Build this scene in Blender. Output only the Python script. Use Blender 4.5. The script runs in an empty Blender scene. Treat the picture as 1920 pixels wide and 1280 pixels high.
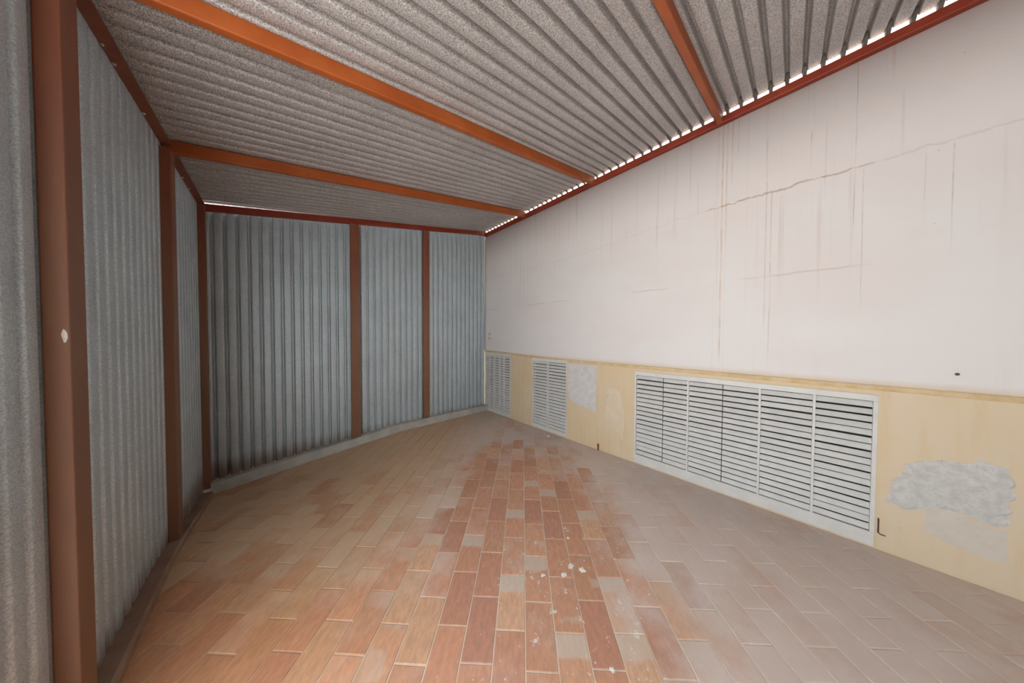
import bpy, bmesh, math, random
from mathutils import Vector, Matrix

S = bpy.context.scene
C = S.collection
random.seed(11)

# ------------------------------------------------------------------ camera, sky, exposure
CAM_H, FPX = 1.45, 477.54
YAW, PITCH, ROLL = math.radians(42.584), math.radians(-1.1787), math.radians(0.2026)
fwd = Vector((math.sin(YAW) * math.cos(PITCH), math.cos(YAW) * math.cos(PITCH), math.sin(PITCH)))
rgt = Vector((math.cos(YAW), -math.sin(YAW), 0))
upv = rgt.cross(fwd)
r2 = rgt * math.cos(ROLL) + upv * math.sin(ROLL)
u2 = upv * math.cos(ROLL) - rgt * math.sin(ROLL)
cam_data = bpy.data.cameras.new('camera')
cam_data.sensor_width = 36.0
cam_data.lens = FPX / 1920 * 36.0
cam_data.clip_start = 0.02
cam = bpy.data.objects.new('camera', cam_data)
C.objects.link(cam)
cam.matrix_world = Matrix(((r2.x, u2.x, -fwd.x, 0), (r2.y, u2.y, -fwd.y, 0), (r2.z, u2.z, -fwd.z, CAM_H), (0, 0, 0, 1)))
S.camera = cam

world = bpy.data.worlds.new('world')
S.world = world
world.use_nodes = True
bg = world.node_tree.nodes['Background']
bg.inputs[0].default_value = (0.93, 0.97, 1.0, 1)      # even, bright overcast sky
bg.inputs[1].default_value = 5.4
sun_data = bpy.data.lights.new('sun', 'SUN')             # sunlit yard outside; the sun itself does not reach the room
sun_data.energy = 22.0
sun_data.angle = math.radians(2.0)
sun_data.color = (1.0, 0.97, 0.93)
sun = bpy.data.objects.new('sun', sun_data)
C.objects.link(sun)
sun.rotation_euler = Vector((0.012, 0.55, -0.82)).to_track_quat('-Z', 'Y').to_euler()

S.view_settings.view_transform = 'Standard'
S.view_settings.look = 'None'
S.view_settings.exposure = 0.0
S.view_settings.gamma = 1.0
S.view_settings.use_curve_mapping = False

# ------------------------------------------------------------------ room dimensions (metres)
XR, XL, YE = 3.003, -0.575, 4.065        # right wall, left wall, end wall
YN = -2.1                                # near end of the shed, behind the camera
OPEN_Y = (-0.80, 1.40)                   # unseen opening to the yard, placed to light the right wall
NEAR_WALL = True
SLOPE = 0.189
def roof_z(x): return 2.895 + SLOPE * x  # underside of the roof sheets' ribs = top of the rafters
RAFTERS = [-2.06, -0.80, 0.455, 1.710, 2.925]
PITCHW = 0.09                            # corrugation pitch

def smooth(a, b, x):
    t = min(1, max(0, (x - a) / (b - a)))
    return t * t * (3 - 2 * t)
def floor_z(x, y):                       # the floor has settled in the far left corner
    a = min(1.0, max(0.0, (1.35 - x) / 1.9))
    return -0.185 * a * smooth(2.5, 4.1, y)

# ------------------------------------------------------------------ helpers
def link(name, verts, faces, mats, parent=None, smooth_shade=False):
    me = bpy.data.meshes.new(name)
    me.from_pydata([tuple(v) for v in verts], [], faces)
    me.update()
    if not isinstance(mats, (list, tuple)): mats = [mats]
    for m in mats: me.materials.append(m)
    if smooth_shade:
        for p in me.polygons: p.use_smooth = True
    o = bpy.data.objects.new(name, me)
    C.objects.link(o)
    if parent: o.parent = parent
    return o
def empty(name, loc=(0, 0, 0)):
    o = bpy.data.objects.new(name, None)
    o.empty_display_size = 0.1
    C.objects.link(o)
    o.location = loc
    return o
def tag(o, label=None, cat=None, group=None, kind=None):
    if label: o['label'] = label
    if cat: o['category'] = cat
    if group: o['group'] = group
    if kind: o['kind'] = kind
    return o
class MB:
    def __init__(s): s.v, s.f = [], []
    def add(s, v, f):
        n = len(s.v); s.v += [Vector(q) for q in v]; s.f += [tuple(i + n for i in q) for q in f]
        return s
    def box(s, x0, x1, y0, y1, z0, z1):
        return s.add([(x0, y0, z0), (x1, y0, z0), (x1, y1, z0), (x0, y1, z0), (x0, y0, z1), (x1, y0, z1), (x1, y1, z1), (x0, y1, z1)],
                     [(0, 3, 2, 1), (4, 5, 6, 7), (0, 1, 5, 4), (1, 2, 6, 5), (2, 3, 7, 6), (3, 0, 4, 7)])
    def sweep(s, sec, a, b, ux, uy):     # closed 2-D section swept from a to b
        a, b, ux, uy = Vector(a), Vector(b), Vector(ux), Vector(uy)
        n = len(sec)
        v = [p + ux * q[0] + uy * q[1] for p in (a, b) for q in sec]
        f = [(i, (i + 1) % n, n + (i + 1) % n, n + i) for i in range(n)]
        f += [tuple(range(n - 1, -1, -1)), tuple(range(n, 2 * n))]
        return s.add(v, f)
    def cyl(s, c, axis, r, l, n=12, r1=None):
        c = Vector(c); axis = Vector(axis).normalized()
        t = axis.orthogonal().normalized(); w = axis.cross(t)
        r1 = r if r1 is None else r1
        v = [c + (t * math.cos(k * 2 * math.pi / n) + w * math.sin(k * 2 * math.pi / n)) * r for k in range(n)]
        v += [c + axis * l + (t * math.cos(k * 2 * math.pi / n) + w * math.sin(k * 2 * math.pi / n)) * r1 for k in range(n)]
        f = [(i, (i + 1) % n, n + (i + 1) % n, n + i) for i in range(n)] + [tuple(range(n - 1, -1, -1)), tuple(range(n, 2 * n))]
        return s.add(v, f)
    def build(s, name, mats, parent=None, sm=False):
        o = link(name, s.v, s.f, mats, parent, sm)
        bm = bmesh.new(); bm.from_mesh(o.data)
        bmesh.ops.recalc_face_normals(bm, faces=bm.faces)
        bm.to_mesh(o.data); bm.free()
        return o
def rrect(w, h, r=0.006, n=3):           # rounded rectangle section centred on 0
    out = []
    for cx, cy, a0 in ((w / 2 - r, h / 2 - r, 0), (-w / 2 + r, h / 2 - r, 90), (-w / 2 + r, -h / 2 + r, 180), (w / 2 - r, -h / 2 + r, 270)):
        for k in range(n):
            a = math.radians(a0 + 90 * k / (n - 1))
            out.append((cx + r * math.cos(a), cy + r * math.sin(a)))
    return out

# ------------------------------------------------------------------ materials
class M:
    """small wrapper for node materials"""
    def __init__(s, name, rough=0.7, metal=0.0, spec=0.4):
        s.m = bpy.data.materials.new(name); s.m.use_nodes = True
        s.t = s.m.node_tree; s.b = s.t.nodes['Principled BSDF']
        s.b.inputs['Roughness'].default_value = rough
        s.b.inputs['Metallic'].default_value = metal
        s.b.inputs['Specular IOR Level'].default_value = spec
        g = s.t.nodes.new('ShaderNodeNewGeometry'); s.pos = g.outputs['Position']
    def put(s, sock, v):
        if hasattr(v, 'is_output'): s.t.links.new(v, sock)
        elif v is not None:
            if hasattr(sock.default_value, '__len__'):
                v = tuple(v) if hasattr(v, '__len__') else (v,) * len(sock.default_value)
                if len(v) == 3 and len(sock.default_value) == 4: v = v + (1,)
            sock.default_value = v
    def math(s, op, a, b=None, c=None, clamp=False):
        n = s.t.nodes.new('ShaderNodeMath'); n.operation = op; n.use_clamp = clamp
        s.put(n.inputs[0], a)
        if b is not None: s.put(n.inputs[1], b)
        if c is not None: s.put(n.inputs[2], c)
        return n.outputs[0]
    def sep(s, v):
        n = s.t.nodes.new('ShaderNodeSeparateXYZ'); s.put(n.inputs[0], v); return n.outputs
    def comb(s, x, y, z):
        n = s.t.nodes.new('ShaderNodeCombineXYZ')
        for i, q in enumerate((x, y, z)): s.put(n.inputs[i], q)
        return n.outputs[0]
    def scale(s, v, k):
        n = s.t.nodes.new('ShaderNodeVectorMath'); n.operation = 'MULTIPLY'; s.put(n.inputs[0], v); s.put(n.inputs[1], k); return n.outputs[0]
    def noise(s, v, sc, detail=3, rough=0.55, dist=0.0):
        n = s.t.nodes.new('ShaderNodeTexNoise'); s.put(n.inputs['Vector'], v)
        n.inputs['Scale'].default_value = sc; n.inputs['Detail'].default_value = detail
        n.inputs['Roughness'].default_value = rough; n.inputs['Distortion'].default_value = dist
        return n.outputs['Fac']
    def voro(s, v, sc, feature='F1', rnd=1.0):
        n = s.t.nodes.new('ShaderNodeTexVoronoi'); n.feature = feature; s.put(n.inputs['Vector'], v)
        n.inputs['Scale'].default_value = sc; n.inputs['Randomness'].default_value = rnd
        return n.outputs['Distance']
    def rng(s, v, a, b, lo=0.0, hi=1.0, sm=True):
        n = s.t.nodes.new('ShaderNodeMapRange'); n.interpolation_type = 'SMOOTHSTEP' if sm else 'LINEAR'
        s.put(n.inputs[0], v)
        for i, q in enumerate((a, b, lo, hi)): s.put(n.inputs[1 + i], q)
        return n.outputs[0]
    def mix(s, f, a, b, mode='MIX'):
        n = s.t.nodes.new('ShaderNodeMix'); n.data_type = 'RGBA'; n.blend_type = mode
        s.put(n.inputs[0], f); s.put(n.inputs[6], a); s.put(n.inputs[7], b)
        return n.outputs[2]
    def ramp(s, v, stops):
        n = s.t.nodes.new('ShaderNodeValToRGB'); e = n.color_ramp.elements
        while len(e) < len(stops): e.new(0.5)
        for q, (p, c) in zip(e, stops): q.position = p; q.color = tuple(c) + (1,)
        s.put(n.inputs[0], v); return n.outputs[0]
    def obj_coord(s):
        return s.t.nodes.new('ShaderNodeTexCoord').outputs['Object']
    def obj_rand(s):
        return s.t.nodes.new('ShaderNodeObjectInfo').outputs['Random']
    def attr(s, name):
        n = s.t.nodes.new('ShaderNodeAttribute'); n.attribute_name = name; return n.outputs['Fac']
    def color(s, c): s.put(s.b.inputs['Base Color'], c)
    def rough(s, v): s.put(s.b.inputs['Roughness'], v)
    def bump(s, h, strength=0.3, dist=0.005):
        n = s.t.nodes.new('ShaderNodeBump'); s.put(n.inputs['Height'], h)
        n.inputs['Strength'].default_value = strength; n.inputs['Distance'].default_value = dist
        s.t.links.new(n.outputs[0], s.b.inputs['Normal'])
    def bell(s, v, c, w):                # 1 at v=c falling to 0 at |v-c|=w
        d = s.math('ABSOLUTE', s.math('SUBTRACT', v, c))
        return s.rng(d, 0.0, w, 1.0, 0.0)

def mat_sheet(name, dark, light, metal, rough, rust):
    m = M(name, rough, metal, 0.5)
    p = m.pos
    sp = m.noise(p, 200, 2, 0.7)
    bl = m.noise(p, 3.0, 4, 0.6)
    c = m.mix(m.rng(sp, 0.34, 0.66), dark, light)
    c = m.mix(m.rng(bl, 0.35, 0.75, 0, 0.35), c, m.scale(c, (0.72, 0.70, 0.68)))
    if rust:
        x, y, z = m.sep(p)
        n = m.noise(m.scale(p, (9, 9, 1.2)), 2.0, 4, 0.65)
        low = m.rng(m.math('ADD', z, m.math('MULTIPLY', n, 0.22)), 0.10, 0.30, 1, 0)
        c = m.mix(m.math('MULTIPLY', low, 0.75), c, (0.20, 0.105, 0.05))
    m.color(c)
    m.rough(m.rng(sp, 0.3, 0.7, rough - 0.08, rough + 0.12))
    m.bump(sp, 0.15, 0.002)
    return m.m
MAT_ROOF = mat_sheet('galvanised_roof_sheet', (0.22, 0.20, 0.195), (0.68, 0.635, 0.615), 0.25, 0.55, False)
MAT_WALL_SHEET = mat_sheet('galvanised_wall_sheet', (0.42, 0.49, 0.535), (0.66, 0.745, 0.79), 0.35, 0.45, True)

def mat_primer(name, base, worn):
    m = M(name, 0.5, 0.0, 0.45)
    n = m.noise(m.pos, 5.0, 5, 0.6)
    f = m.noise(m.pos, 60.0, 3, 0.6)
    c = m.mix(m.rng(n, 0.35, 0.7), base, worn)
    c = m.mix(m.rng(f, 0.62, 0.75, 0, 0.35), c, (0.12, 0.04, 0.025))
    m.color(c); m.bump(f, 0.1, 0.002)
    return m.m
MAT_RED = mat_primer('red_oxide_primer', (0.23, 0.026, 0.010), (0.28, 0.042, 0.015))
MAT_RAFTER = mat_primer('orange_red_primer', (0.33, 0.070, 0.012), (0.39, 0.095, 0.018))
def mat_post():
    m = M('dusty_red_oxide_primer', 0.55, 0.0, 0.4)
    x, y, z = m.sep(m.pos)
    n = m.noise(m.scale(m.pos, (6, 6, 1.5)), 1.5, 5, 0.6)
    f = m.noise(m.scale(m.pos, (30, 30, 4)), 3.0, 3, 0.6)
    c = m.mix(m.rng(n, 0.3, 0.7), (0.21, 0.06, 0.035), (0.25, 0.09, 0.045))
    dust = m.rng(m.math('ADD', z, m.math('MULTIPLY', n, 0.8)), 1.9, 3.0, 0.55, 0.0)   # splashed dust up the lower post
    c = m.mix(dust, c, (0.25, 0.155, 0.095))
    c = m.mix(m.rng(f, 0.60, 0.75, 0, 0.4), c, (0.28, 0.14, 0.07))
    m.color(c); m.bump(f, 0.1, 0.002)
    return m.m
MAT_POST = mat_post()

def mat_upper_wall():
    m = M('stained_white_plaster', 0.85, 0.0, 0.2)
    p = m.pos; x, y, z = m.sep(p)
    big = m.noise(m.scale(p, (1, 1, 1.6)), 0.9, 5, 0.6)
    med = m.noise(p, 4.0, 5, 0.6)
    fine = m.noise(p, 55.0, 4, 0.6)
    c = m.mix(m.rng(big, 0.35, 0.68), (0.77, 0.745, 0.735), (0.76, 0.705, 0.69))
    c = m.mix(m.rng(med, 0.5, 0.8, 0, 0.35), c, (0.74, 0.69, 0.67))
    c = m.mix(m.rng(z, 2.3, 3.3, 0.0, 0.30), c, (0.75, 0.66, 0.62))                 # weathered upper band
    wob = m.math('MULTIPLY', m.math('SUBTRACT', m.noise(m.scale(p, (1, 1, 1)), 2.0, 2), 0.5), 0.012)
    yw = m.math('ADD', y, wob)
    # faint water streaks all along the wall
    st = m.noise(m.comb(0.0, m.math('MULTIPLY', yw, 24.0), m.math('MULTIPLY', z, 0.35)), 1.0, 3, 0.65)
    st2 = m.noise(m.comb(3.0, m.math('MULTIPLY', y, 1.1), m.math('MULTIPLY', z, 0.8)), 1.0, 2, 0.5)
    f = m.math('MULTIPLY', m.rng(st, 0.56, 0.70), m.rng(st2, 0.38, 0.60))
    f = m.math('MULTIPLY', f, m.rng(z, 1.5, 3.0, 0.08, 0.65))
    c = m.mix(f, c, (0.60, 0.49, 0.41))
    brk = m.noise(m.scale(p, (1, 8, 3)), 2.5, 4, 0.6)
    # single rust and dirt drips with their own tops and ends
    for (yc, zt, zb, w, k, col) in [
            (0.436, 3.40, 1.15, 0.010, 0.55, (0.55, 0.34, 0.20)), (0.405, 3.40, 2.2, 0.007, 0.5, (0.55, 0.36, 0.23)),
            (0.37, 3.40, 2.75, 0.007, 0.45, (0.40, 0.30, 0.24)), (0.33, 3.40, 2.9, 0.006, 0.4, (0.55, 0.35, 0.22)),
            (0.465, 3.40, 1.8, 0.006, 0.35, (0.55, 0.36, 0.23)), (0.147, 3.10, 1.45, 0.007, 0.40, (0.50, 0.36, 0.27)),
            (0.117, 2.64, 1.15, 0.008, 0.42, (0.52, 0.37, 0.27)), (-0.088, 3.02, 2.66, 0.006, 0.5, (0.42, 0.30, 0.22)),
            (-0.16, 3.05, 2.40, 0.005, 0.3, (0.45, 0.36, 0.30)), (-0.293, 3.36, 2.06, 0.005, 0.5, (0.40, 0.32, 0.27)),
            (-0.330, 2.62, 1.60, 0.005, 0.45, (0.42, 0.34, 0.29)), (-0.475, 3.05, 2.55, 0.010, 0.3, (0.52, 0.42, 0.36)),
            (-0.651, 2.62, 1.93, 0.005, 0.5, (0.38, 0.31, 0.27)), (-0.56, 2.60, 2.1, 0.004, 0.3, (0.45, 0.38, 0.33)),
            (0.80, 3.30, 2.35, 0.006, 0.25, (0.50, 0.40, 0.33)), (0.62, 2.95, 2.5, 0.006, 0.35, (0.45, 0.34, 0.27)),
            (1.62, 3.30, 2.2, 0.007, 0.22, (0.50, 0.40, 0.33)), (2.35, 3.2, 1.9, 0.009, 0.20, (0.52, 0.42, 0.34)),
            (2.7, 3.3, 2.3, 0.009, 0.20, (0.52, 0.42, 0.34)), (3.3, 3.3, 2.3, 0.010, 0.18, (0.52, 0.42, 0.34))]:
        b = m.bell(yw, yc + 0.0, w)
        b = m.math('MULTIPLY', b, m.rng(z, zb, zb + 0.25))
        b = m.math('MULTIPLY', b, m.rng(z, zt - 0.02, zt + 0.02, 1, 0))
        b = m.math('MULTIPLY', b, m.rng(brk, 0.30, 0.62, 0.20 * k, 1.0 * k))
        c = m.mix(b, c, col)
    # cracks along two old pour lines
    cw = m.math('MULTIPLY', m.math('SUBTRACT', m.noise(m.comb(0.0, y, 0.0), 6.0, 6, 0.65), 0.5), 0.10)
    z1 = m.math('ADD', m.math('ADD', 2.648, cw), m.rng(y, 0.5, 2.2, 0.0, -0.10))
    jit = m.noise(p, 70.0, 3, 0.6)
    ck = m.bell(m.math('ADD', z, m.math('MULTIPLY', jit, 0.012)), z1, m.rng(brk, 0.3, 0.7, 0.006, 0.015))
    ck = m.math('MULTIPLY', ck, m.rng(y, 0.46, 0.60, 0.75, 0.13))
    ck = m.math('MULTIPLY', ck, m.rng(y, -0.45, -0.25, 0.30, 1.0))
    ck = m.math('MULTIPLY', ck, m.rng(brk, 0.30, 0.50, 0.35, 1.0))
    c = m.mix(ck, c, (0.44, 0.31, 0.22))
    z2 = m.math('ADD', 1.955, m.math('MULTIPLY', cw, 0.35))
    ck2 = m.math('MULTIPLY', m.bell(z, z2, 0.012), m.rng(m.noise(m.comb(7.0, y, 0.0), 1.6, 2), 0.50, 0.60, 0, 0.42))
    c = m.mix(ck2, c, (0.55, 0.42, 0.33))
    # small pits
    pit = m.rng(m.voro(m.scale(p, (1, 1, 1)), 5.5), 0.012, 0.028, 0.55, 0)
    c = m.mix(pit, c, (0.40, 0.35, 0.32))
    # cream paint lapping the foot of the coat
    lap = m.rng(m.math('ADD', z, m.math('MULTIPLY', med, 0.03)), 1.145, 1.195, 0.55, 0.0)
    c = m.mix(lap, c, (0.66, 0.51, 0.32))
    m.color(c)
    m.bump(m.math('ADD', m.math('MULTIPLY', med, 0.8), m.math('MULTIPLY', fine, 0.25)), 0.25, 0.01)
    return m.m
MAT_WALL = mat_upper_wall()

def mat_lower_wall():
    m = M('cream_painted_plaster', 0.8, 0.0, 0.25)
    p = m.pos; x, y, z = m.sep(p)
    big = m.noise(p, 2.2, 5, 0.6)
    st = m.noise(m.scale(p, (1, 14, 1.5)), 1.2, 4, 0.6)
    c = m.mix(m.rng(big, 0.35, 0.7), (0.70, 0.555, 0.36), (0.70, 0.59, 0.435))
    c = m.mix(m.rng(st, 0.48, 0.72, 0, 0.5), c, (0.66, 0.475, 0.255))
    sc = m.noise(p, 9.0, 5, 0.65)
    c = m.mix(m.rng(sc, 0.66, 0.74, 0, 0.6), c, (0.40, 0.29, 0.15))
    c = m.mix(m.rng(y, -0.44, -0.5, 0.0, 0.35), c, (0.72, 0.62, 0.48))
    m.color(c); m.bump(sc, 0.2, 0.006)
    return m.m
MAT_LOWER = mat_lower_wall()
def mat_simple(name, a, b, scale=6.0, rough=0.7, metal=0.0, bump=0.15, det=4):
    m = M(name, rough, metal, 0.4)
    n = m.noise(m.pos, scale, det, 0.6)
    m.color(m.mix(m.rng(n, 0.32, 0.68), a, b)); m.bump(n, bump, 0.004)
    return m.m
MAT_OCHRE = mat_simple('ochre_plaster_edge', (0.60, 0.43, 0.22), (0.68, 0.54, 0.34), 12)
def mat_patch():
    m = M('rough_grey_filler', 0.9, 0, 0.2)
    n = m.noise(m.pos, 22.0, 6, 0.7); k = m.noise(m.pos, 75.0, 4, 0.7)
    c = m.mix(m.rng(n, 0.35, 0.65), (0.57, 0.56, 0.53), (0.68, 0.67, 0.64))
    c = m.mix(m.rng(k, 0.60, 0.70, 0, 0.55), c, (0.36, 0.34, 0.29))
    m.color(c); m.bump(m.math('ADD', n, m.math('MULTIPLY', k, 0.5)), 0.7, 0.012)
    return m.m
MAT_PATCH = mat_patch()
MAT_SKIM = mat_simple('smooth_white_filler', (0.60, 0.59, 0.585), (0.68, 0.665, 0.65), 14, 0.85)
MAT_SKIM2 = mat_simple('thin_grey_skim', (0.63, 0.57, 0.49), (0.66, 0.61, 0.54), 14, 0.85)
MAT_SLAT = mat_simple('pale_grey_louvre_paint', (0.60, 0.60, 0.575), (0.66, 0.655, 0.63), 14, 0.5, 0.0, 0.08)
MAT_FRAME = mat_simple('light_grey_frame_paint', (0.64, 0.635, 0.61), (0.70, 0.69, 0.66), 10, 0.5, 0.0, 0.08)
MAT_RECESS = mat_simple('dark_recess_shade', (0.05, 0.05, 0.055), (0.09, 0.09, 0.09), 6, 0.8)
MAT_NOTCH = mat_simple('dark_gap_notch', (0.10, 0.095, 0.09), (0.15, 0.14, 0.13), 20, 0.9)
MAT_KERB = mat_simple('pale_cement_kerb', (0.42, 0.42, 0.385), (0.53, 0.525, 0.48), 7, 0.85)
MAT_KERB_L = mat_simple('dusty_red_cement_kerb', (0.26, 0.155, 0.105), (0.34, 0.225, 0.165), 7, 0.85)
MAT_GROUND = mat_simple('pale_outdoor_concrete', (0.60, 0.59, 0.57), (0.68, 0.67, 0.65), 1.5, 0.9)
MAT_WHITE = mat_simple('white_plastic', (0.72, 0.69, 0.64), (0.78, 0.75, 0.70), 30, 0.4, 0, 0.02)
MAT_HOLE = mat_simple('dark_hole', (0.03, 0.03, 0.03), (0.06, 0.05, 0.05), 30, 0.7)
MAT_SPECK = mat_simple('bright_daylight_speck', (0.70, 0.70, 0.68), (0.82, 0.82, 0.80), 60, 0.3, 0.6, 0.02)
MAT_DKRED = mat_simple('dark_red_pipe_paint', (0.22, 0.03, 0.02), (0.30, 0.05, 0.03), 30, 0.5)
MAT_PLASTER = mat_simple('dried_white_plaster', (0.72, 0.70, 0.65), (0.80, 0.78, 0.74), 40, 0.9)
MAT_WIRE = mat_simple('dark_rusty_wire', (0.07, 0.05, 0.04), (0.12, 0.08, 0.06), 40, 0.6, 0.4)

def mat_brick(name, use_attr):
    """terracotta pavers; dust film and plaster spots lie in patches of their own on the floor"""
    m = M(name, 0.6, 0.0, 0.4)
    p = m.pos; x, y, z = m.sep(p)
    rnd = m.attr('tone') if use_attr else m.obj_rand()
    c = m.ramp(rnd, [(0.0, (0.36, 0.13, 0.065)), (0.22, (0.46, 0.185, 0.088)), (0.45, (0.40, 0.17, 0.075)), (0.65, (0.52, 0.23, 0.12)), (0.82, (0.44, 0.22, 0.105)), (1.0, (0.54, 0.30, 0.17))])
    # along / across the courses (45 degrees to the walls)
    q = m.math('MULTIPLY', m.math('SUBTRACT', x, y), 0.7071)
    l = m.math('MULTIPLY', m.math('ADD', x, y), 0.7071)
    grain = m.noise(m.comb(m.math('MULTIPLY', q, 3.0), l, 0.0), 16.0, 5, 0.65)
    c = m.mix(m.rng(grain, 0.30, 0.72), m.scale(c, (0.95, 0.90, 0.85)), m.scale(c, (1.34, 1.32, 1.24)))
    # light film of cement dust: heavy by the right wall and the far end, thin where people walk
    n1 = m.noise(p, 1.5, 5, 0.62); n2 = m.noise(p, 5.0, 5, 0.65); n3 = m.noise(p, 26.0, 4, 0.65)
    walk = m.math('ADD', m.rng(q, 0.20, 1.15, 0.0, 1.0), m.math('MULTIPLY', m.rng(q, -0.30, -0.9, 0.0, 0.80), m.rng(l, 0.9, 1.9, 0.0, 1.0)))
    walk = m.math('ADD', walk, m.math('MULTIPLY', m.rng(l, 2.4, 4.1), 0.72))
    wr = m.math('ADD', walk, m.math('MULTIPLY', m.math('SUBTRACT', n1, 0.5), 1.1))
    wr = m.math('ADD', wr, m.math('MULTIPLY', m.math('SUBTRACT', n2, 0.5), 0.9))
    rr = m.math('MULTIPLY', m.math('SUBTRACT', m.math('FRACT', m.math('MULTIPLY', rnd, 7.31)), 0.5), 0.55)
    wr = m.math('ADD', wr, rr)
    film = m.rng(wr, 0.05, 0.95, 0.20, 0.90)
    left = m.rng(q, -0.2, -1.3)
    dustc = m.mix(left, (0.66, 0.56, 0.50), (0.60, 0.42, 0.27))
    dustc = m.mix(m.rng(n2, 0.4, 0.7, 0, 0.5), dustc, m.mix(left, (0.70, 0.63, 0.59), (0.66, 0.49, 0.33)))
    c = m.mix(film, c, dustc)
    # grey-white smears over some brick ends
    e = m.noise(m.comb(m.math('MULTIPLY', q, 4.0), m.math('MULTIPLY', l, 5.0), 4.0), 1.0, 3, 0.5)
    sm = m.math('MULTIPLY', m.rng(e, 0.60, 0.68, 0, 0.75), m.rng(m.math('FRACT', m.math('MULTIPLY', rnd, 3.77)), 0.55, 0.60))
    if not use_attr:                     # cement left on one end of some pavers
        ox = m.sep(m.obj_coord())[0]
        en_ = m.rng(m.math('ADD', ox, m.math('MULTIPLY', m.math('SUBTRACT', n2, 0.5), 0.10)), 0.035, 0.06)
        sm = m.math('MAXIMUM', m.math('MULTIPLY', sm, 0.6), m.math('MULTIPLY', en_, m.rng(m.math('FRACT', m.math('MULTIPLY', rnd, 5.13)), 0.80, 0.81, 0, 0.62)))
    sm = m.math('MULTIPLY', sm, m.rng(m.math('ABSOLUTE', q), 0.45, 0.9, 1.0, 0.15))
    c = m.mix(sm, c, (0.58, 0.52, 0.44))
    # plaster splashes, thickest round the spot in front of the camera's right foot
    dx = m.math('SUBTRACT', x, 1.30); dy = m.math('SUBTRACT', y, 0.80)
    rad = m.math('SQRT', m.math('ADD', m.math('MULTIPLY', dx, dx), m.math('MULTIPLY', dy, dy)))
    near = m.rng(rad, 0.15, 1.5, 1.0, 0.0)
    sp = m.noise(p, 13.0, 5, 0.7)
    thr = m.rng(near, 0.0, 1.0, 0.80, 0.605, sm=False)
    spl = m.rng(m.math('SUBTRACT', sp, thr), 0.0, 0.05, 0.0, 0.85)
    dots = m.rng(m.voro(p, 30.0), m.math('MULTIPLY', near, 0.07), m.math('MULTIPLY', near, 0.22), 0.8, 0.0)
    dots = m.math('MULTIPLY', dots, m.rng(n2, 0.45, 0.60))
    c = m.mix(m.math('MAXIMUM', spl, m.math('MULTIPLY', dots, m.rng(near, 0.02, 0.15))), c, (0.72, 0.68, 0.62))
    m.color(c)
    m.rough(m.math('ADD', m.math('MULTIPLY', film, 0.22), m.rng(n3, 0.3, 0.7, 0.50, 0.64)))
    m.bump(m.math('ADD', n3, grain), 0.18, 0.004)
    return m.m
MAT_BRICK = mat_brick('terracotta_paver', False)
MAT_BRICK_STUFF = mat_brick('terracotta_paver_far', True)
def mat_mortar():                        # pale lime joints, trodden full of brown dust on the left
    m = M('pale_lime_mortar', 0.9, 0, 0.3)
    x, y, z = m.sep(m.pos)
    q = m.math('MULTIPLY', m.math('SUBTRACT', x, y), 0.7071)
    n = m.noise(m.pos, 9.0, 4, 0.6)
    c = m.mix(m.rng(n, 0.32, 0.68), (0.60, 0.52, 0.42), (0.70, 0.62, 0.51))
    f = m.rng(m.math('ADD', q, m.math('MULTIPLY', n, 0.5)), -0.1, -0.9, 0.0, 0.85)
    m.color(m.mix(f, c, (0.47, 0.30, 0.18))); m.bump(n, 0.15, 0.004)
    return m.m
MAT_MORTAR = mat_mortar()

# ------------------------------------------------------------------ setting: ground and floor
g = link('ground', [(-40, -40, -0.24), (40, -40, -0.24), (40, 40, -0.24), (-40, 40, -0.24)], [(0, 1, 2, 3)], MAT_GROUND)
tag(g, 'pale concrete ground outside the shed', 'ground', kind='structure')

FX0, FX1, FY0, FY1 = XL - 0.02, XR + 0.004, YN, YE
nx, ny = 36, 62
fv = []; ff = []
for j in range(ny + 1):
    for i in range(nx + 1):
        x = FX0 + (FX1 - FX0) * i / nx; y = FY0 + (FY1 - FY0) * j / ny
        fv.append((x, y, floor_z(x, y) - 0.0012))
for j in range(ny):
    for i in range(nx):
        a = j * (nx + 1) + i
        ff.append((a, a + 1, a + nx + 2, a + nx + 1))
floor = link('floor', fv, ff, MAT_MORTAR, smooth_shade=True)
tag(floor, 'terracotta brick paving laid diagonally with pale joints and dust', 'floor', kind='structure')

# bricks: long axis along (1,1)/sqrt2
BW, BL, JT, BTH = 0.1455, 0.2905, 0.0055, 0.03
ea, eq = Vector((1, 1)).normalized(), Vector((1, -1)).normalized()
def clip(poly, ax, lim, keep_less):
    out = []
    for i in range(len(poly)):
        p, q = poly[i], poly[(i + 1) % len(poly)]
        ip = (p[ax] <= lim) if keep_less else (p[ax] >= lim)
        iq = (q[ax] <= lim) if keep_less else (q[ax] >= lim)
        if ip: out.append(p)
        if ip != iq:
            t = (lim - p[ax]) / (q[ax] - p[ax]); out.append(p + (q - p) * t)
    return out
def area(poly): return abs(sum(poly[i].x * poly[(i + 1) % len(poly)].y - poly[(i + 1) % len(poly)].x * poly[i].y for i in range(len(poly)))) / 2
def project(p):
    d = Vector(p) - Vector((0, 0, CAM_H)); w = d.dot(fwd)
    if w < 0.05: return None
    return Vector((960 + FPX * d.dot(r2) / w, 640 - FPX * d.dot(u2) / w))
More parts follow.
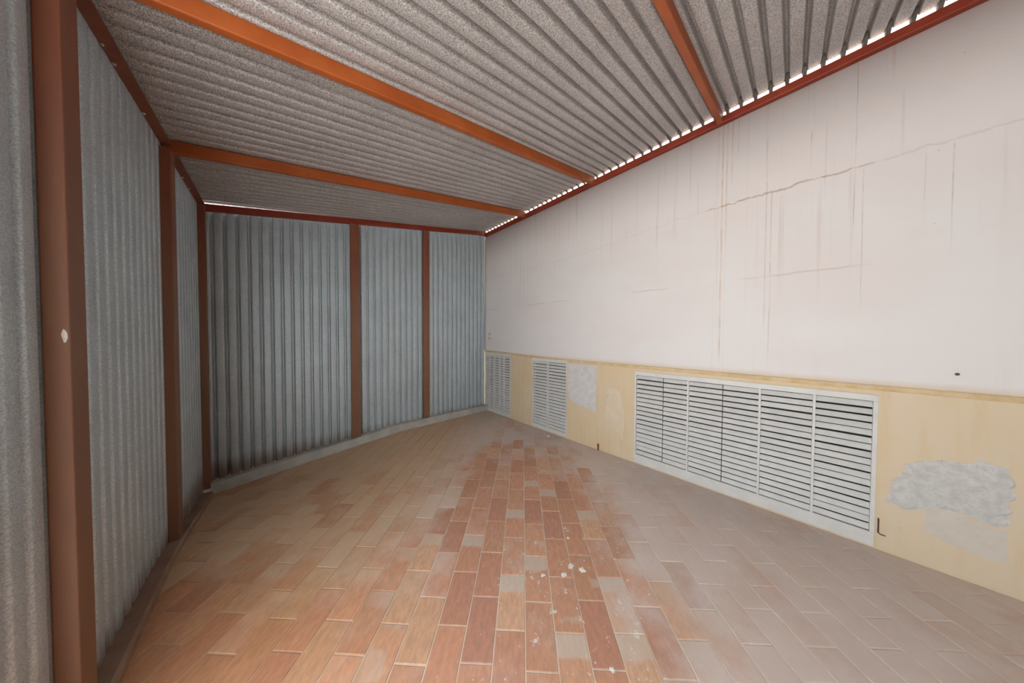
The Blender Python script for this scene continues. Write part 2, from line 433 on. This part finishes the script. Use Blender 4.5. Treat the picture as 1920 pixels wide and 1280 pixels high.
def brick_geo(poly, th=BTH, bev=0.002):
    """top face with a small chamfer; poly is a 2-D list around 0"""
    n = len(poly)
    c = sum(poly, Vector((0, 0))) / n
    ins = []
    for p in poly:
        d = c - p; ins.append(p + d.normalized() * min(bev * 1.4, d.length * 0.4))
    v = [(p.x, p.y, 0) for p in ins] + [(p.x, p.y, -bev * 0.8) for p in poly] + [(p.x, p.y, -th) for p in poly]
    f = [tuple(range(n))]
    for k in (0, n):
        for i in range(n):
            f.append((k + i, k + n + i, k + n + (i + 1) % n, k + (i + 1) % n))
    return v, f
half = [Vector((-BL / 2 + JT / 2, -BW / 2 + JT / 2)), Vector((BL / 2 - JT / 2, -BW / 2 + JT / 2)), Vector((BL / 2 - JT / 2, BW / 2 - JT / 2)), Vector((-BL / 2 + JT / 2, BW / 2 - JT / 2))]
QLIM = (XL + 0.07, XR - 0.004, YN + 0.01, 3.962)     # inside the kerbs
bricks = []
for i in range(-60, 60):
    qc = 0.018 + BW * (i + 0.5)
    off = 1.084 + (BL / 2 if i % 2 else 0) + random.uniform(-0.012, 0.012)
    for j in range(-40, 40):
        lc = off + BL * (j + 0.5)
        ctr = ea * lc + eq * qc
        poly = [ctr + ea * p.x - eq * p.y for p in half]
        full = all(QLIM[0] <= p.x <= QLIM[1] and QLIM[2] <= p.y <= QLIM[3] for p in poly)
        if not full:
            poly = clip(clip(clip(clip(poly, 0, QLIM[0], False), 0, QLIM[1], True), 1, QLIM[2], False), 1, QLIM[3], True) if True else poly
            if len(poly) < 3 or area(poly) < 0.0008: continue
        c2 = ctr if full else sum(poly, Vector((0, 0))) / len(poly)
        z = floor_z(c2.x, c2.y)
        pr = [project((p.x, p.y, z)) for p in poly]
        vis = 0.0
        if all(pr):
            cl = clip(clip(clip(clip(pr, 0, 0, False), 0, 1920, True), 1, 0, False), 1, 1280, True)
            if len(cl) >= 3: vis = area(cl)
        bricks.append((vis, full, c2, poly))
bricks.sort(key=lambda b: -b[0])
shared = None
def tilt(c2):
    e = 0.02
    sx = (floor_z(c2.x + e, c2.y) - floor_z(c2.x - e, c2.y)) / (2 * e)
    sy = (floor_z(c2.x, c2.y + e) - floor_z(c2.x, c2.y - e)) / (2 * e)
    return Vector((-sx, -sy, 1)).normalized().to_track_quat('Z', 'Y') if False else Vector((0, 0, 1)).rotation_difference(Vector((-sx, -sy, 1)).normalized())
ROT45 = Matrix.Rotation(math.radians(45), 4, 'Z')
sv, sf, st = [], [], []
for k, (vis, full, c2, poly) in enumerate(bricks):
    jig = random.uniform(-0.0006, 0.0006)
    loc = Vector((c2.x, c2.y, floor_z(c2.x, c2.y) + 0.0015 + jig))
    rot = tilt(c2).to_matrix().to_4x4() @ Matrix.Rotation(random.uniform(-0.004, 0.004), 4, 'Z')
    if full:
        loc_poly = half
        mat4 = Matrix.Translation(loc) @ rot @ ROT45
    else:
        loc_poly = [p - c2 for p in poly]
        a2 = sum(loc_poly[i].x * loc_poly[(i + 1) % len(loc_poly)].y - loc_poly[(i + 1) % len(loc_poly)].x * loc_poly[i].y for i in range(len(loc_poly)))
        if a2 < 0: loc_poly = loc_poly[::-1]
        mat4 = Matrix.Translation(loc) @ tilt(c2).to_matrix().to_4x4()
    if k < 300 and vis > 0:
        if full and shared is not None: me = shared
        else:
            v, f = brick_geo(loc_poly)
            me = bpy.data.meshes.new('brick'); me.from_pydata(v, [], f); me.update(); me.materials.append(MAT_BRICK)
            if full: shared = me
        o = bpy.data.objects.new('brick', me); C.objects.link(o); o.parent = floor; o.matrix_world = mat4
    else:
        v, f = brick_geo(loc_poly)
        n = len(sv); sv += [mat4 @ Vector(q) for q in v]; sf += [tuple(i + n for i in q) for q in f]; st += [random.random()] * len(v)
stuff = link('brick_field', sv, sf, MAT_BRICK_STUFF, floor)
at = stuff.data.attributes.new('tone', 'FLOAT', 'POINT'); at.data.foreach_set('value', st)
stuff['kind'] = 'stuff'
stuff['label'] = 'remaining brick pavers along the floor edges'

# ------------------------------------------------------------------ setting: corrugated sheets
def rib(t):
    return 1 - smooth(0.10, 0.36, abs(t % 1.0 - 0.5) * 2) - 0.13 * crown(t)
def profile(t):
    """0 on the wide flat, 1 on the narrow rib; one period for t in 0..1"""
    t = t % 1.0
    d = abs(t - 0.5) * 2           # 0 in the middle of the rib
    return 1 - smooth(0.10, 0.40, d)
SAMP = [0.0, 0.10, 0.20, 0.27, 0.31, 0.34, 0.37, 0.40, 0.43, 0.465, 0.5, 0.535, 0.57, 0.60, 0.63, 0.66, 0.69, 0.73, 0.80, 0.90]
def crown(t):                      # the wide flat is slightly bowed
    t = (t + 0.5) % 1.0
    return max(0.0, math.cos((t - 0.5) * math.pi * 1.3))
def sheet(name, a0, a1, point, mat, parent, shape=None):
    """corrugated across coordinate a; point(a, s, d): s=0/1 along the flutes, d = profile depth"""
    k0 = math.floor(a0 / PITCHW) - 1; k1 = math.ceil(a1 / PITCHW) + 1
    aa = sorted({a0, a1} | {(k + s) * PITCHW for k in range(k0, k1) for s in SAMP if a0 < (k + s) * PITCHW < a1})
    NS = 5
    v, f = [], []
    for a in aa:
        d = shape(a / PITCHW) if shape else profile(a / PITCHW) - 0.18 * crown(a / PITCHW)
        for s in range(NS):
            v.append(point(a, s / (NS - 1), d))
    for i in range(len(aa) - 1):
        for s in range(NS - 1):
            q = i * NS + s
            f.append((q, q + NS, q + NS + 1, q + 1))
    return link(name, v, f, mat, parent, True)

# roof: wide rounded flutes down, narrow grooves up, running down the slope
RIB = 0.042
ceiling = empty('ceiling')
tag(ceiling, 'sloping corrugated metal roof seen from below', 'ceiling', kind='structure')
edges = RAFTERS + [YE - 0.008]
XS0, XS1 = XL - 0.10, 2.966
for a, b in zip(edges[:-1], edges[1:]):
    lift = 0.0 
    def pt(y, s, d):
        x = XS0 + (XS1 - XS0) * s
        return (x, y, roof_z(x) + 0.006 + RIB * d)
    sheet('corrugated_sheet', a, b, pt, MAT_ROOF, ceiling, rib)

# end wall: wide flats towards the room, narrow grooves outwards
GRV = 0.032
wall_end = empty('wall_back', (0, YE, 0))
tag(wall_end, 'end wall of vertical galvanised corrugated sheets', 'wall', kind='structure')
EP = [0.785, 1.79]                          # posts of the end wall
def end_beam_z(x): return 2.700 + 0.1925 * (x + 0.575)
def kerb_top(x): return 0.105 + floor_z(x, 3.98)
for a, b in zip([XL - 0.02] + EP, EP + [XR + 0.0]):
    def pt(x, s, d):
        z0, z1 = kerb_top(x) - 0.002, end_beam_z(x) + 0.07
        return (x, GRV * max(d, -0.1), z0 + (z1 - z0) * s)
    sheet('corrugated_sheet', a, b, pt, MAT_WALL_SHEET, wall_end)

wall_left = empty('wall_left', (XL, 0, 0))
tag(wall_left, 'left wall of vertical galvanised corrugated sheets', 'wall', kind='structure')
LP = [OPEN_Y[1], 1.718, 2.925]
bays = list(zip(LP, LP[1:] + [YE + 0.02]))
if OPEN_Y[0] > YN: bays.append((YN, OPEN_Y[0]))
for a, b in bays:
    def pt(y, s, d):
        z0, z1 = 0.035 + floor_z(XL + 0.05, y), 2.775
        return (-GRV * max(d, -0.1), y, z0 + (z1 - z0) * s)
    sheet('corrugated_sheet', a, b, pt, MAT_WALL_SHEET, wall_left)

if NEAR_WALL:
    nw = MB().box(XL - 0.05, XR + 0.2, YN - 0.15, YN, -0.2, 3.42).build('wall_front', MAT_KERB)
    tag(nw, 'grey cement rendered wall behind the camera', 'wall', kind='structure')

# kerbs at the foot of the sheets
def kerb(name, pts, w_dir, w, mat, label):
    """pts: (x, y, zfloor, ztop) along the kerb; w_dir points from the wall to the room"""
    v, f = [], []
    for (x, y, z0, z1) in pts:
        p = Vector((x, y, 0)); q = Vector(w_dir)
        sec = [(0, z0 - 0.03), (0, z1), (w - 0.012, z1), (w, z1 - 0.012), (w, z0 - 0.03)]
        v += [p + q * s + Vector((0, 0, z)) for s, z in sec]
    n = 5
    for i in range(len(pts) - 1):
        for k in range(n):
            f.append((i * n + k, i * n + (k + 1) % n, (i + 1) * n + (k + 1) % n, (i + 1) * n + k))
    f += [(0, 1, 2, 3, 4), tuple((len(pts) - 1) * n + k for k in (4, 3, 2, 1, 0))]
    o = MB().add(v, f).build(name, mat)
    tag(o, label, 'kerb', kind='structure')
    return o
xs = [XL + (XR - XL) * i / 30 for i in range(31)]
kerb('baseboard_back', [(x, YE + 0.028, floor_z(x, 3.98), kerb_top(x)) for x in xs], (0, -1, 0), 0.125, MAT_KERB,
     'pale grey cement kerb at the foot of the end wall')
ys = [OPEN_Y[1] + (3.94 - OPEN_Y[1]) * i / 40 for i in range(41)]
kerb('baseboard_left', [(XL - 0.028, y, floor_z(XL + 0.06, y), floor_z(XL + 0.06, y) + 0.045) for y in ys], (1, 0, 0), 0.10, MAT_KERB_L,
     'low brownish red cement kerb along the left wall')

kerb('baseboard_front', [(XL - 0.028, y, 0.0, 0.045) for y in (YN, OPEN_Y[0])], (1, 0, 0), 0.10, MAT_KERB_L,
     'low brownish red cement kerb under the sheets behind the camera')

# ------------------------------------------------------------------ setting: right wall with louvre openings
G1, G2, G3 = (3.305, 4.055, 0.012, 1.135), (2.120, 2.785, 0.015, 1.108), (-0.420, 1.190, 0.012, 1.058)
XF, XB = XR + 0.006, XR + 0.20               # face of the lower wall, back of the wall
wb = MB()
cur = YN
for (y0, y1, z0, z1) in (G3, G2, G1):
    wb.box(XF, XB, cur, y0, -0.03, 1.15)
    wb.box(XF, XB, y0, y1, z1, 1.15)
    wb.box(XF, XB, y0, y1, -0.03, z0)
    wb.box(XF + 0.10, XB, y0, y1, z0, z1)
    cur = y1
wb.box(XF, XB, cur, YE + 0.1, -0.03, 1.15)
wb.box(XF, XB, YN, YE + 0.1, 1.15, 3.425)
wall_right = wb.build('wall_right', MAT_LOWER)
tag(wall_right, 'masonry wall with white upper plaster and cream lower band', 'wall', kind='structure')
# proud white coat with a rounded lower edge, thickening by a few millimetres here and there
def ledge(y): return 1.122 + 0.055 * smooth(2.2, 4.1, y)
def coat():
    v, f = [], []
    NY = 80
    prof = [(0.0, 0.000), (-0.006, 0.001), (-0.011, 0.004), (-0.0145, 0.009), (-0.016, 0.016), (-0.016, 0.05), (-0.012, 0.25), (-0.008, 0.8), (-0.006, 1.6), (-0.006, None)]
    for j in range(NY + 1):
        y = YN + (YE - 0.002 - YN) * j / NY
        for dx, dz in prof:
            z = 3.425 if dz is None else ledge(y) + dz
            v.append((XF - 0.001 + dx * 1.25, y, z))
        v.append((XF + 0.002, y, 3.425)); v.append((XF + 0.002, y, ledge(y)))
    n = len(prof) + 2
    for j in range(NY):
        for k in range(n):
            f.append((j * n + k, j * n + (k + 1) % n, (j + 1) * n + (k + 1) % n, (j + 1) * n + k))
    f += [tuple(range(n)), tuple(NY * n + k for k in range(n - 1, -1, -1))]
    return MB().add(v, f).build('plaster_coat', MAT_WALL, wall_right, True)
coat()
# ochre bead left under the coat
v, f = [], []
NY = 60
for j in range(NY + 1):
    y = YN + (YE - 0.005 - YN) * j / NY
    w = 0.004 + 0.002 * math.sin(j * 1.7)
    v += [(XF, y, ledge(y) + 0.002), (XF - w, y, ledge(y) - 0.004), (XF - w * 0.8, y, ledge(y) - 0.026), (XF, y, ledge(y) - 0.034)]
for j in range(NY):
    for k in range(3):
        f.append((j * 4 + k, j * 4 + k + 1, j * 4 + 5 + k, j * 4 + 4 + k))
MB().add(v, f).build('plaster_bead', MAT_OCHRE, wall_right, True)

def patch(name, outline, mat, th, rough, label, seed):
    """irregular skim of filler on the lower wall; outline in (y, z)"""
    rnd = random.Random(seed)
    pts = []
    for i in range(len(outline)):                  # ragged outline
        p, q = Vector(outline[i]), Vector(outline[(i + 1) % len(outline)])
        n = max(2, int((q - p).length / 0.025))
        d = (q - p).normalized(); nn = Vector((-d.y, d.x))
        for k in range(n):
            pts.append(p + (q - p) * (k / n) + nn * rnd.uniform(-rough, rough))
    bm = bmesh.new()
    vs = [bm.verts.new((0, p.x, p.y)) for p in pts]
    es = [bm.edges.new((vs[i], vs[(i + 1) % len(vs)])) for i in range(len(vs))]
    bmesh.ops.triangle_fill(bm, use_beauty=True, edges=es)
    bmesh.ops.subdivide_edges(bm, edges=[e for e in bm.edges if not e.is_boundary], cuts=2, use_grid_fill=True)
    inner = {v for v in bm.verts if not v.is_boundary}
    for v in bm.verts:
        if v in inner: v.co.x = -th * rnd.uniform(0.6, 1.4)
        else: v.co.x = -0.0006
    bmesh.ops.triangulate(bm, faces=bm.faces)
    bmesh.ops.recalc_face_normals(bm, faces=bm.faces)
    me = bpy.data.meshes.new(name); bm.to_mesh(me); bm.free()
    if me.polygons and sum(p.normal.x for p in me.polygons) > 0: me.flip_normals()
    me.materials.append(mat)
    o = bpy.data.objects.new(name, me); C.objects.link(o); o.parent = wall_right
    o.location = (XF - 0.0004, 0, 0)
    o['label'] = label
    return o
patch('plaster_patch', [(2.100, 1.072), (1.672, 1.072), (1.664, 0.46), (1.85, 0.52), (1.95, 0.50), (2.095, 0.60)], MAT_SKIM, 0.002, 0.004, 'white square of filler on the cream lower wall', 3)
patch('plaster_patch', [(-0.452, 0.35), (-0.47, 0.45), (-0.53, 0.62), (-0.60, 0.675), (-0.70, 0.695), (-0.768, 0.735), (-0.84, 0.72), (-0.862, 0.60), (-0.858, 0.40), (-0.80, 0.36), (-0.70, 0.40), (-0.62, 0.40), (-0.55, 0.33)], MAT_PATCH, 0.004, 0.012, 'rough grey crumbling filler on the cream lower wall', 5)
patch('plaster_patch', [(-0.60, 0.40), (-0.70, 0.395), (-0.80, 0.355), (-0.85, 0.37), (-0.848, 0.17), (-0.72, 0.18), (-0.60, 0.22)], MAT_SKIM2, 0.001, 0.004, 'smooth pale skim below the crumbling filler', 8)
patch('plaster_patch', [(1.56, 0.42), (1.45, 0.40), (1.32, 0.20), (1.30, 0.52), (1.36, 0.80), (1.50, 0.82)], mat_simple('worn_pale_cream', (0.70, 0.58, 0.42), (0.73, 0.63, 0.49), 10, 0.85), 0.0008, 0.008, 'pale worn area in the cream paint', 9)

# ------------------------------------------------------------------ steel frame
def beam(name, a, b, w, h, mat, label, group, ux, uy, cat='beam'):
    o = MB().sweep(rrect(w, h), a, b, ux, uy).build(name, mat)
    tag(o, label, cat, group)
    return o
# rafters
RW, RH = 0.042, 0.082
sl = Vector((1, 0, SLOPE)).normalized(); nrm = Vector((-SLOPE, 0, 1)).normalized()
rl = ['orange-red roof rafter behind the camera, against the near wall', 'orange-red roof rafter behind the camera, second from the near wall', 'orange-red roof rafter behind the camera, third from the near wall',
      'orange-red roof rafter over the open side just behind the camera',
      'short-looking orange-red roof rafter, rightmost and nearest of the rafters in view',
      'long orange-red roof rafter crossing the middle of the ceiling from the near left post',
      'orange-red roof rafter nearest the end wall, from the second left post']
for y, lb in zip(RAFTERS, rl):
    x0, x1 = XL + 0.005, XR - 0.047
    a = Vector((x0, y, roof_z(x0))) - nrm * (RH / 2 + 0.001); b = Vector((x1, y, roof_z(x1))) - nrm * (RH / 2 + 0.001)
    beam('roof_rafter', a, b, RW, RH, MAT_RAFTER, lb, 'roof rafters', (0, 1, 0), nrm)
# wall plate on the right wall
zb0, zb1 = 3.368, 3.430
rb = beam('wall_beam', (XR - 0.0245, YN, (zb0 + zb1) / 2), (XR - 0.0245, YE - 0.05, (zb0 + zb1) / 2), 0.048, zb1 - zb0, MAT_RED,
          'dark red steel beam running along the top of the white wall', None, (1, 0, 0), (0, 0, 1))
# added dark blocks that make the notches in the daylight gap, one under each groove
blk = None
k = math.ceil((YN + 0.03) / PITCHW)
while (k + 0.5) * PITCHW < YE - 0.06:
    y = (k + 0.5) * PITCHW; k += 1
    if any(abs(y - r) < 0.035 for r in RAFTERS): continue
    if blk is None:
        w0, w1, zt = 0.009, 0.021, roof_z(XR - 0.05) + 0.006 - zb1 + 0.050
        bo = MB().add([(sx * 0.036, sy * (w1 if z else w0), z + (sx * 0.036 * SLOPE if z else (0 if sx > 0 else zt * 0.5))) for z in (0, zt) for sx, sy in ((-1, -1), (1, -1), (1, 1), (-1, 1))],
                      [(0, 3, 2, 1), (4, 5, 6, 7), (0, 1, 5, 4), (1, 2, 6, 5), (2, 3, 7, 6), (3, 0, 4, 7)]).build('notch_block', MAT_NOTCH, rb)
        blk = bo.data
    else:
        bo = bpy.data.objects.new('notch_block', blk); C.objects.link(bo); bo.parent = rb
    bo.location = (XR - 0.050, y, zb1 - 0.0005)
# end wall top beam, follows the roof slope
es = Vector((1, 0, 0.1925)).normalized(); en = Vector((-0.1925, 0, 1)).normalized()
xa, xb = XL + 0.01, XR - 0.004
eb = beam('wall_beam', Vector((xa, YE - 0.026, end_beam_z(xa))) + en * 0.036, Vector((xb, YE - 0.026, end_beam_z(xb))) + en * 0.049, 0.048, 0.069, MAT_RED,
          'dark red sloping steel beam along the top of the corrugated end wall', None, (0, 1, 0), en)
# left wall plate: angle iron, one leg flat
zl = 2.748
sec = [(0, 0), (0.052, 0), (0.052, 0.007), (0.007, 0.007), (0.007, 0.05), (0, 0.05)]
o = MB().sweep(sec, (XL + 0.003, YN, zl), (XL + 0.003, YE - 0.055, zl), (1, 0, 0), (0, 0, 1)).build('wall_beam', MAT_POST)
tag(o, 'brownish red angle iron rail along the top of the left wall', 'beam')
for k, (y, r) in enumerate(((1.86, 0.010), (2.10, 0.005), (2.21, 0.007), (2.58, 0.007), (3.40, 0.006), (3.62, 0.005))):
    MB().cyl((XL + 0.012, y, zl + 0.001), (0.25, 0, -1), r, 0.008, 8, r * 0.7).build('bolt_or_light_speck', MAT_SPECK, o)  # bright heads stand in for specks of daylight leaking behind the rail
for y in (-0.70, 0.1, 0.9, 1.4, 2.3, 3.3):
    MB().cyl((XR - 0.0475, y, 3.405), (-1, 0, 0), 0.007, 0.006, 6).build('bolt_or_light_speck', MAT_RED, rb)

# posts
def post(x0, x1, y0, y1, z0, ztop, label, mat=MAT_POST):
    """ztop(x,y) gives the cut height"""
    w, d = x1 - x0, y1 - y0
    cx, cy = (x0 + x1) / 2, (y0 + y1) / 2
    t = empty('steel_post', (cx, cy, z0))
    MB().sweep(rrect(w, d, 0.005), (0, 0, 0.006), (0, 0, ztop - z0), (1, 0, 0), (0, 1, 0)).build('shaft', mat, t)
    MB().box(-w / 2 - 0.0, w / 2 + 0.0, -d / 2 - 0.0, d / 2 + 0.0, 0.0, 0.008).build('base_plate', mat, t)
    tag(t, label, 'post', 'red steel posts')
    return t
pl = {0: 'brownish red steel post on the left wall, nearest the camera, with a white scar',
      1: 'brownish red steel post in the middle of the left wall',
      2: 'brownish red steel post in the corner of the left and end walls'}
PD = 0.052
p1 = post(XL + 0.001, XL + PD, 1.663, 1.771, 0.047, roof_z(XL) - 0.035, pl[0])
post(XL + 0.001, XL + PD, 2.868, 2.962, floor_z(XL + .05, 2.92) + 0.046, roof_z(XL) - 0.07, pl[1])
post(XL + 0.001, XL + PD, 3.955, 4.012, kerb_top(XL) - 0.03, 2.745, pl[2])
for y, nm in ((-4.5, 'brownish red steel post of the open side, by the near wall'), (-3.32, 'brownish red steel post of the open side, second from the near wall'), (-2.05, 'brownish red steel post of the open side, third from the near wall'), (-0.80, 'brownish red steel post of the open side behind the camera'), (0.455, 'brownish red steel post at the edge of the open side, left of the camera')):
    post(XL + 0.001, XL + PD, y - 0.05, y + 0.05, 0.003, roof_z(XL) - 0.035, nm)
post(0.732, 0.838, YE - PD, YE - 0.001, kerb_top(0.785) - 0.002, end_beam_z(0.785) + 0.002, 'brownish red steel post on the end wall, the left one of its two middle posts')
post(1.745, 1.838, YE - PD, YE - 0.001, kerb_top(1.79) - 0.002, end_beam_z(1.79) + 0.002, 'brownish red steel post on the end wall, the right one nearer the white wall')
# white scar on the near post
bm = MB()
rs = random.Random(4)
ring = [(0.006 * (1 + 0.5 * rs.random()) * math.cos(a * math.pi / 5), 0.022 * (0.6 + 0.6 * rs.random()) * math.sin(a * math.pi / 5)) for a in range(10)]
bm.add([(y_ * 0.8, -0.0008, z_) for y_, z_ in ring] + [(0.0, -0.003, 0.0)], [(i, (i + 1) % 10, 10) for i in range(10)])
sc = bm.build('paint_scar', MAT_PLASTER, p1); sc.location = (0.016, -0.054, 1.40)

# ------------------------------------------------------------------ louvre grilles
def grille(y0, y1, z0, z1, bars, thin, nslat, top, bot, side, label, bw=0.014):
    """bars / thin: y positions of broad and narrow mullions; slats between them"""
    t = empty('louvre_grille', (XF, (y0 + y1) / 2, z0))
    oy = -(y0 + y1) / 2
    def part(name, mb, mat): 
        o = mb.build(name, mat, t); return o
    H = z1 - z0
    e = 0.001
    ya, yb = y0 + e + oy, y1 - e + oy
    part('shade_backing', MB().box(0.085, 0.095, ya, yb, e, H - e), MAT_RECESS)  # near-black sheet, the shade behind the slats put into its colour
    fr = lambda a, b, c, d: MB().sweep([(-0.006, c), (-0.006, d), (0.03, d), (0.03, c)], (0, a, 0), (0, b, 0), (1, 0, 0), (0, 0, 1))
    part('top_rail', fr(ya, yb, H - top, H - e), MAT_FRAME)
    part('bottom_rail', fr(ya, yb, e, bot), MAT_FRAME)
    for a, b in ((ya, ya + side), (yb - side, yb)):
        part('stile', fr(a, b, bot + e, H - top - e), MAT_FRAME)
    marks = sorted([(b + oy, bw, True) for b in bars] + [(b + oy, 0.005, False) for b in thin])
    for c, w, broad in marks:
        if broad: part('mullion', fr(c - w / 2, c + w / 2, bot + e, H - top - e), MAT_FRAME)
        else: part('mullion', MB().box(0.012, 0.03, c - w / 2, c + w / 2, bot + e, H - top - e), MAT_RECESS)  # near-black strip standing in for the dark gap between panels
    cuts = [ya + side] + [q for c, w, _ in marks for q in (c - w / 2, c + w / 2)] + [yb - side]
    rs = random.Random(int(y0 * 100))
    pz = (H - top - bot) / nslat
    for k in range(0, len(cuts), 2):
        a, b = cuts[k] + 0.0005, cuts[k + 1] - 0.0005
        me = None
        for i in range(nslat):
            z = bot + pz * (i + 0.5)
            if me is None:
                s = 0.62
                sec = [(0.001, -pz * 0.33), (0.002, -pz * 0.37), (0.005, -pz * 0.37), (0.021, pz * 0.30), (0.021, pz * 0.35), (0.018, pz * 0.35)]
                o = MB().sweep(sec, (0, a, 0), (0, b, 0), (1, 0, 0), (0, 0, 1)).build('slat', MAT_SLAT, t)
                me = o.data
            else:
                o = bpy.data.objects.new('slat', me); C.objects.link(o); o.parent = t
            o.location = (0, 0, z)
            o.rotation_euler = (rs.uniform(-0.004, 0.004), rs.uniform(-0.10, 0.08), 0)
    tag(t, label, 'grille')
    return t
grille(*G3, bars=(0.674, 0.160, -0.138), thin=(0.899, 0.406), nslat=18, top=0.045, bot=0.095, side=0.020,
       label='large light grey louvre grille of six sections, low in the right wall')
grille(*G2, bars=(2.477,), thin=(), nslat=21, top=0.045, bot=0.055, side=0.014,
       label='narrow light grey louvre grille of two sections between cream wall panels')
grille(*G1, bars=(3.50, 3.62, 3.78, 3.92), thin=(), nslat=22, top=0.055, bot=0.05, side=0.016, bw=0.018,
       label='light grey louvre grille with close upright bars, in the far corner')

# ------------------------------------------------------------------ small things
t = empty('wall_socket', (XF - 0.009, 3.89, 1.45))
MB().sweep(rrect(0.10, 0.19, 0.012, 4), (0, 0, 0), (-0.010, 0, 0), (0, 1, 0), (0, 0, 1)).build('cover_plate', MAT_WHITE, t)
for dz in (-0.045, 0.045):
    s = MB().cyl((-0.010, 0, dz), (-1, 0, 0), 0.034, 0.004, 18).build('socket_ring', MAT_WHITE, t)
    MB().cyl((-0.0135, 0, dz), (-1, 0, 0), 0.026, 0.001, 18).build('socket_recess', MAT_OCHRE, s)
    for dy in (-0.01, 0.01):
        MB().cyl((-0.0143, dy, dz), (-1, 0, 0), 0.004, 0.0006, 8).build('socket_hole', MAT_HOLE, s)
tag(t, 'white double wall socket on the white wall near the far corner', 'socket')

nl = MB().cyl((XF - 0.012, -0.684, 1.235), (-1, 0.1, -0.15), 0.004, 0.014, 8).cyl((XF - 0.026, -0.6826, 1.233), (-1, 0.1, -0.15), 0.008, 0.003, 10).build('wall_nail', MAT_WIRE)
tag(nl, 'small dark nail head in the lower right of the white wall', 'nail')

def wire(pts, r, name, mat):
    mb = MB()
    for a, b in zip(pts[:-1], pts[1:]):
        a, b = Vector(a), Vector(b)
        mb.cyl(a, b - a, r, (b - a).length, 8)
    return mb.build(name, mat)
hk = wire([(XF + 0.002, -0.434, 0.215), (XF - 0.006, -0.434, 0.21), (XF - 0.007, -0.434, 0.12), (XF - 0.008, -0.445, 0.112), (XF - 0.012, -0.462, 0.114)], 0.0035, 'wire_hook', MAT_WIRE)
tag(hk, 'bent dark wire hook on the cream wall beside the large grille', 'hook')
ps = MB().cyl((XR - 0.010, 1.627, 0.003), (0, 0, 1), 0.010, 0.07, 12, 0.010).cyl((XR - 0.010, 1.627, 0.073), (0, 0, 1), 0.012, 0.010, 12, 0.009).build('pipe_stub', MAT_DKRED)
tag(ps, 'short dark red pipe stub standing at the foot of the cream wall', 'pipe')

def lump(name, loc, r, h, seed, mat, label, cat, group=None, stretch=1.0):
    rs = random.Random(seed)
    n = 14
    v = []; f = []
    a0 = rs.random() * 6
    rad = [r * rs.uniform(0.6, 1.25) for _ in range(n)]
    for lev, (k, z) in enumerate(((1.0, 0.0), (0.8, 0.6), (0.4, 1.0))):
        for i in range(n):
            a = a0 + i * 2 * math.pi / n
            v.append((rad[i] * k * math.cos(a) * stretch, rad[i] * k * math.sin(a), h * z * rs.uniform(0.8, 1.1) if z else 0))
    v.append((0, 0, h))
    for L in (0, 1):
        for i in range(n):
            f.append((L * n + i, L * n + (i + 1) % n, (L + 1) * n + (i + 1) % n, (L + 1) * n + i))
    for i in range(n): f.append((2 * n + i, 2 * n + (i + 1) % n, 3 * n))
    f.append(tuple(range(n - 1, -1, -1)))
    o = MB().add(v, f).build(name, mat)
    o.location = (loc[0], loc[1], floor_z(*loc) + 0.003)
    tag(o, label, cat, group)
    return o
lump('plaster_crumb', (2.86, 2.33), 0.022, 0.018, 1, MAT_PLASTER, 'small white crumb on the floor in front of the narrow grille', 'debris')
for k, (x, y, r, st, lb) in enumerate((
        (1.262, 0.900, 0.020, 1.5, 'flat white plaster splash on the bricks, left of the larger splash'),
        (1.345, 0.905, 0.026, 1.2, 'larger flat white plaster splash in the middle of the brick floor'),
        (1.375, 0.845, 0.030, 1.0, 'flat white plaster splash to the right of the larger splash'),
        (1.165, 0.985, 0.018, 1.3, 'small flat white plaster splash, farthest left on the bricks'),
        (1.52, 1.05, 0.016, 1.0, 'small flat white plaster splash, farthest from the camera'),
        (1.055, 0.495, 0.016, 1.0, 'flat white plaster splash at the very front of the floor'))):
    lump('plaster_splash', (x, y), r * 0.7, 0.0016, 20 + k, MAT_PLASTER, lb, 'plaster', 'plaster splashes on the bricks', st)
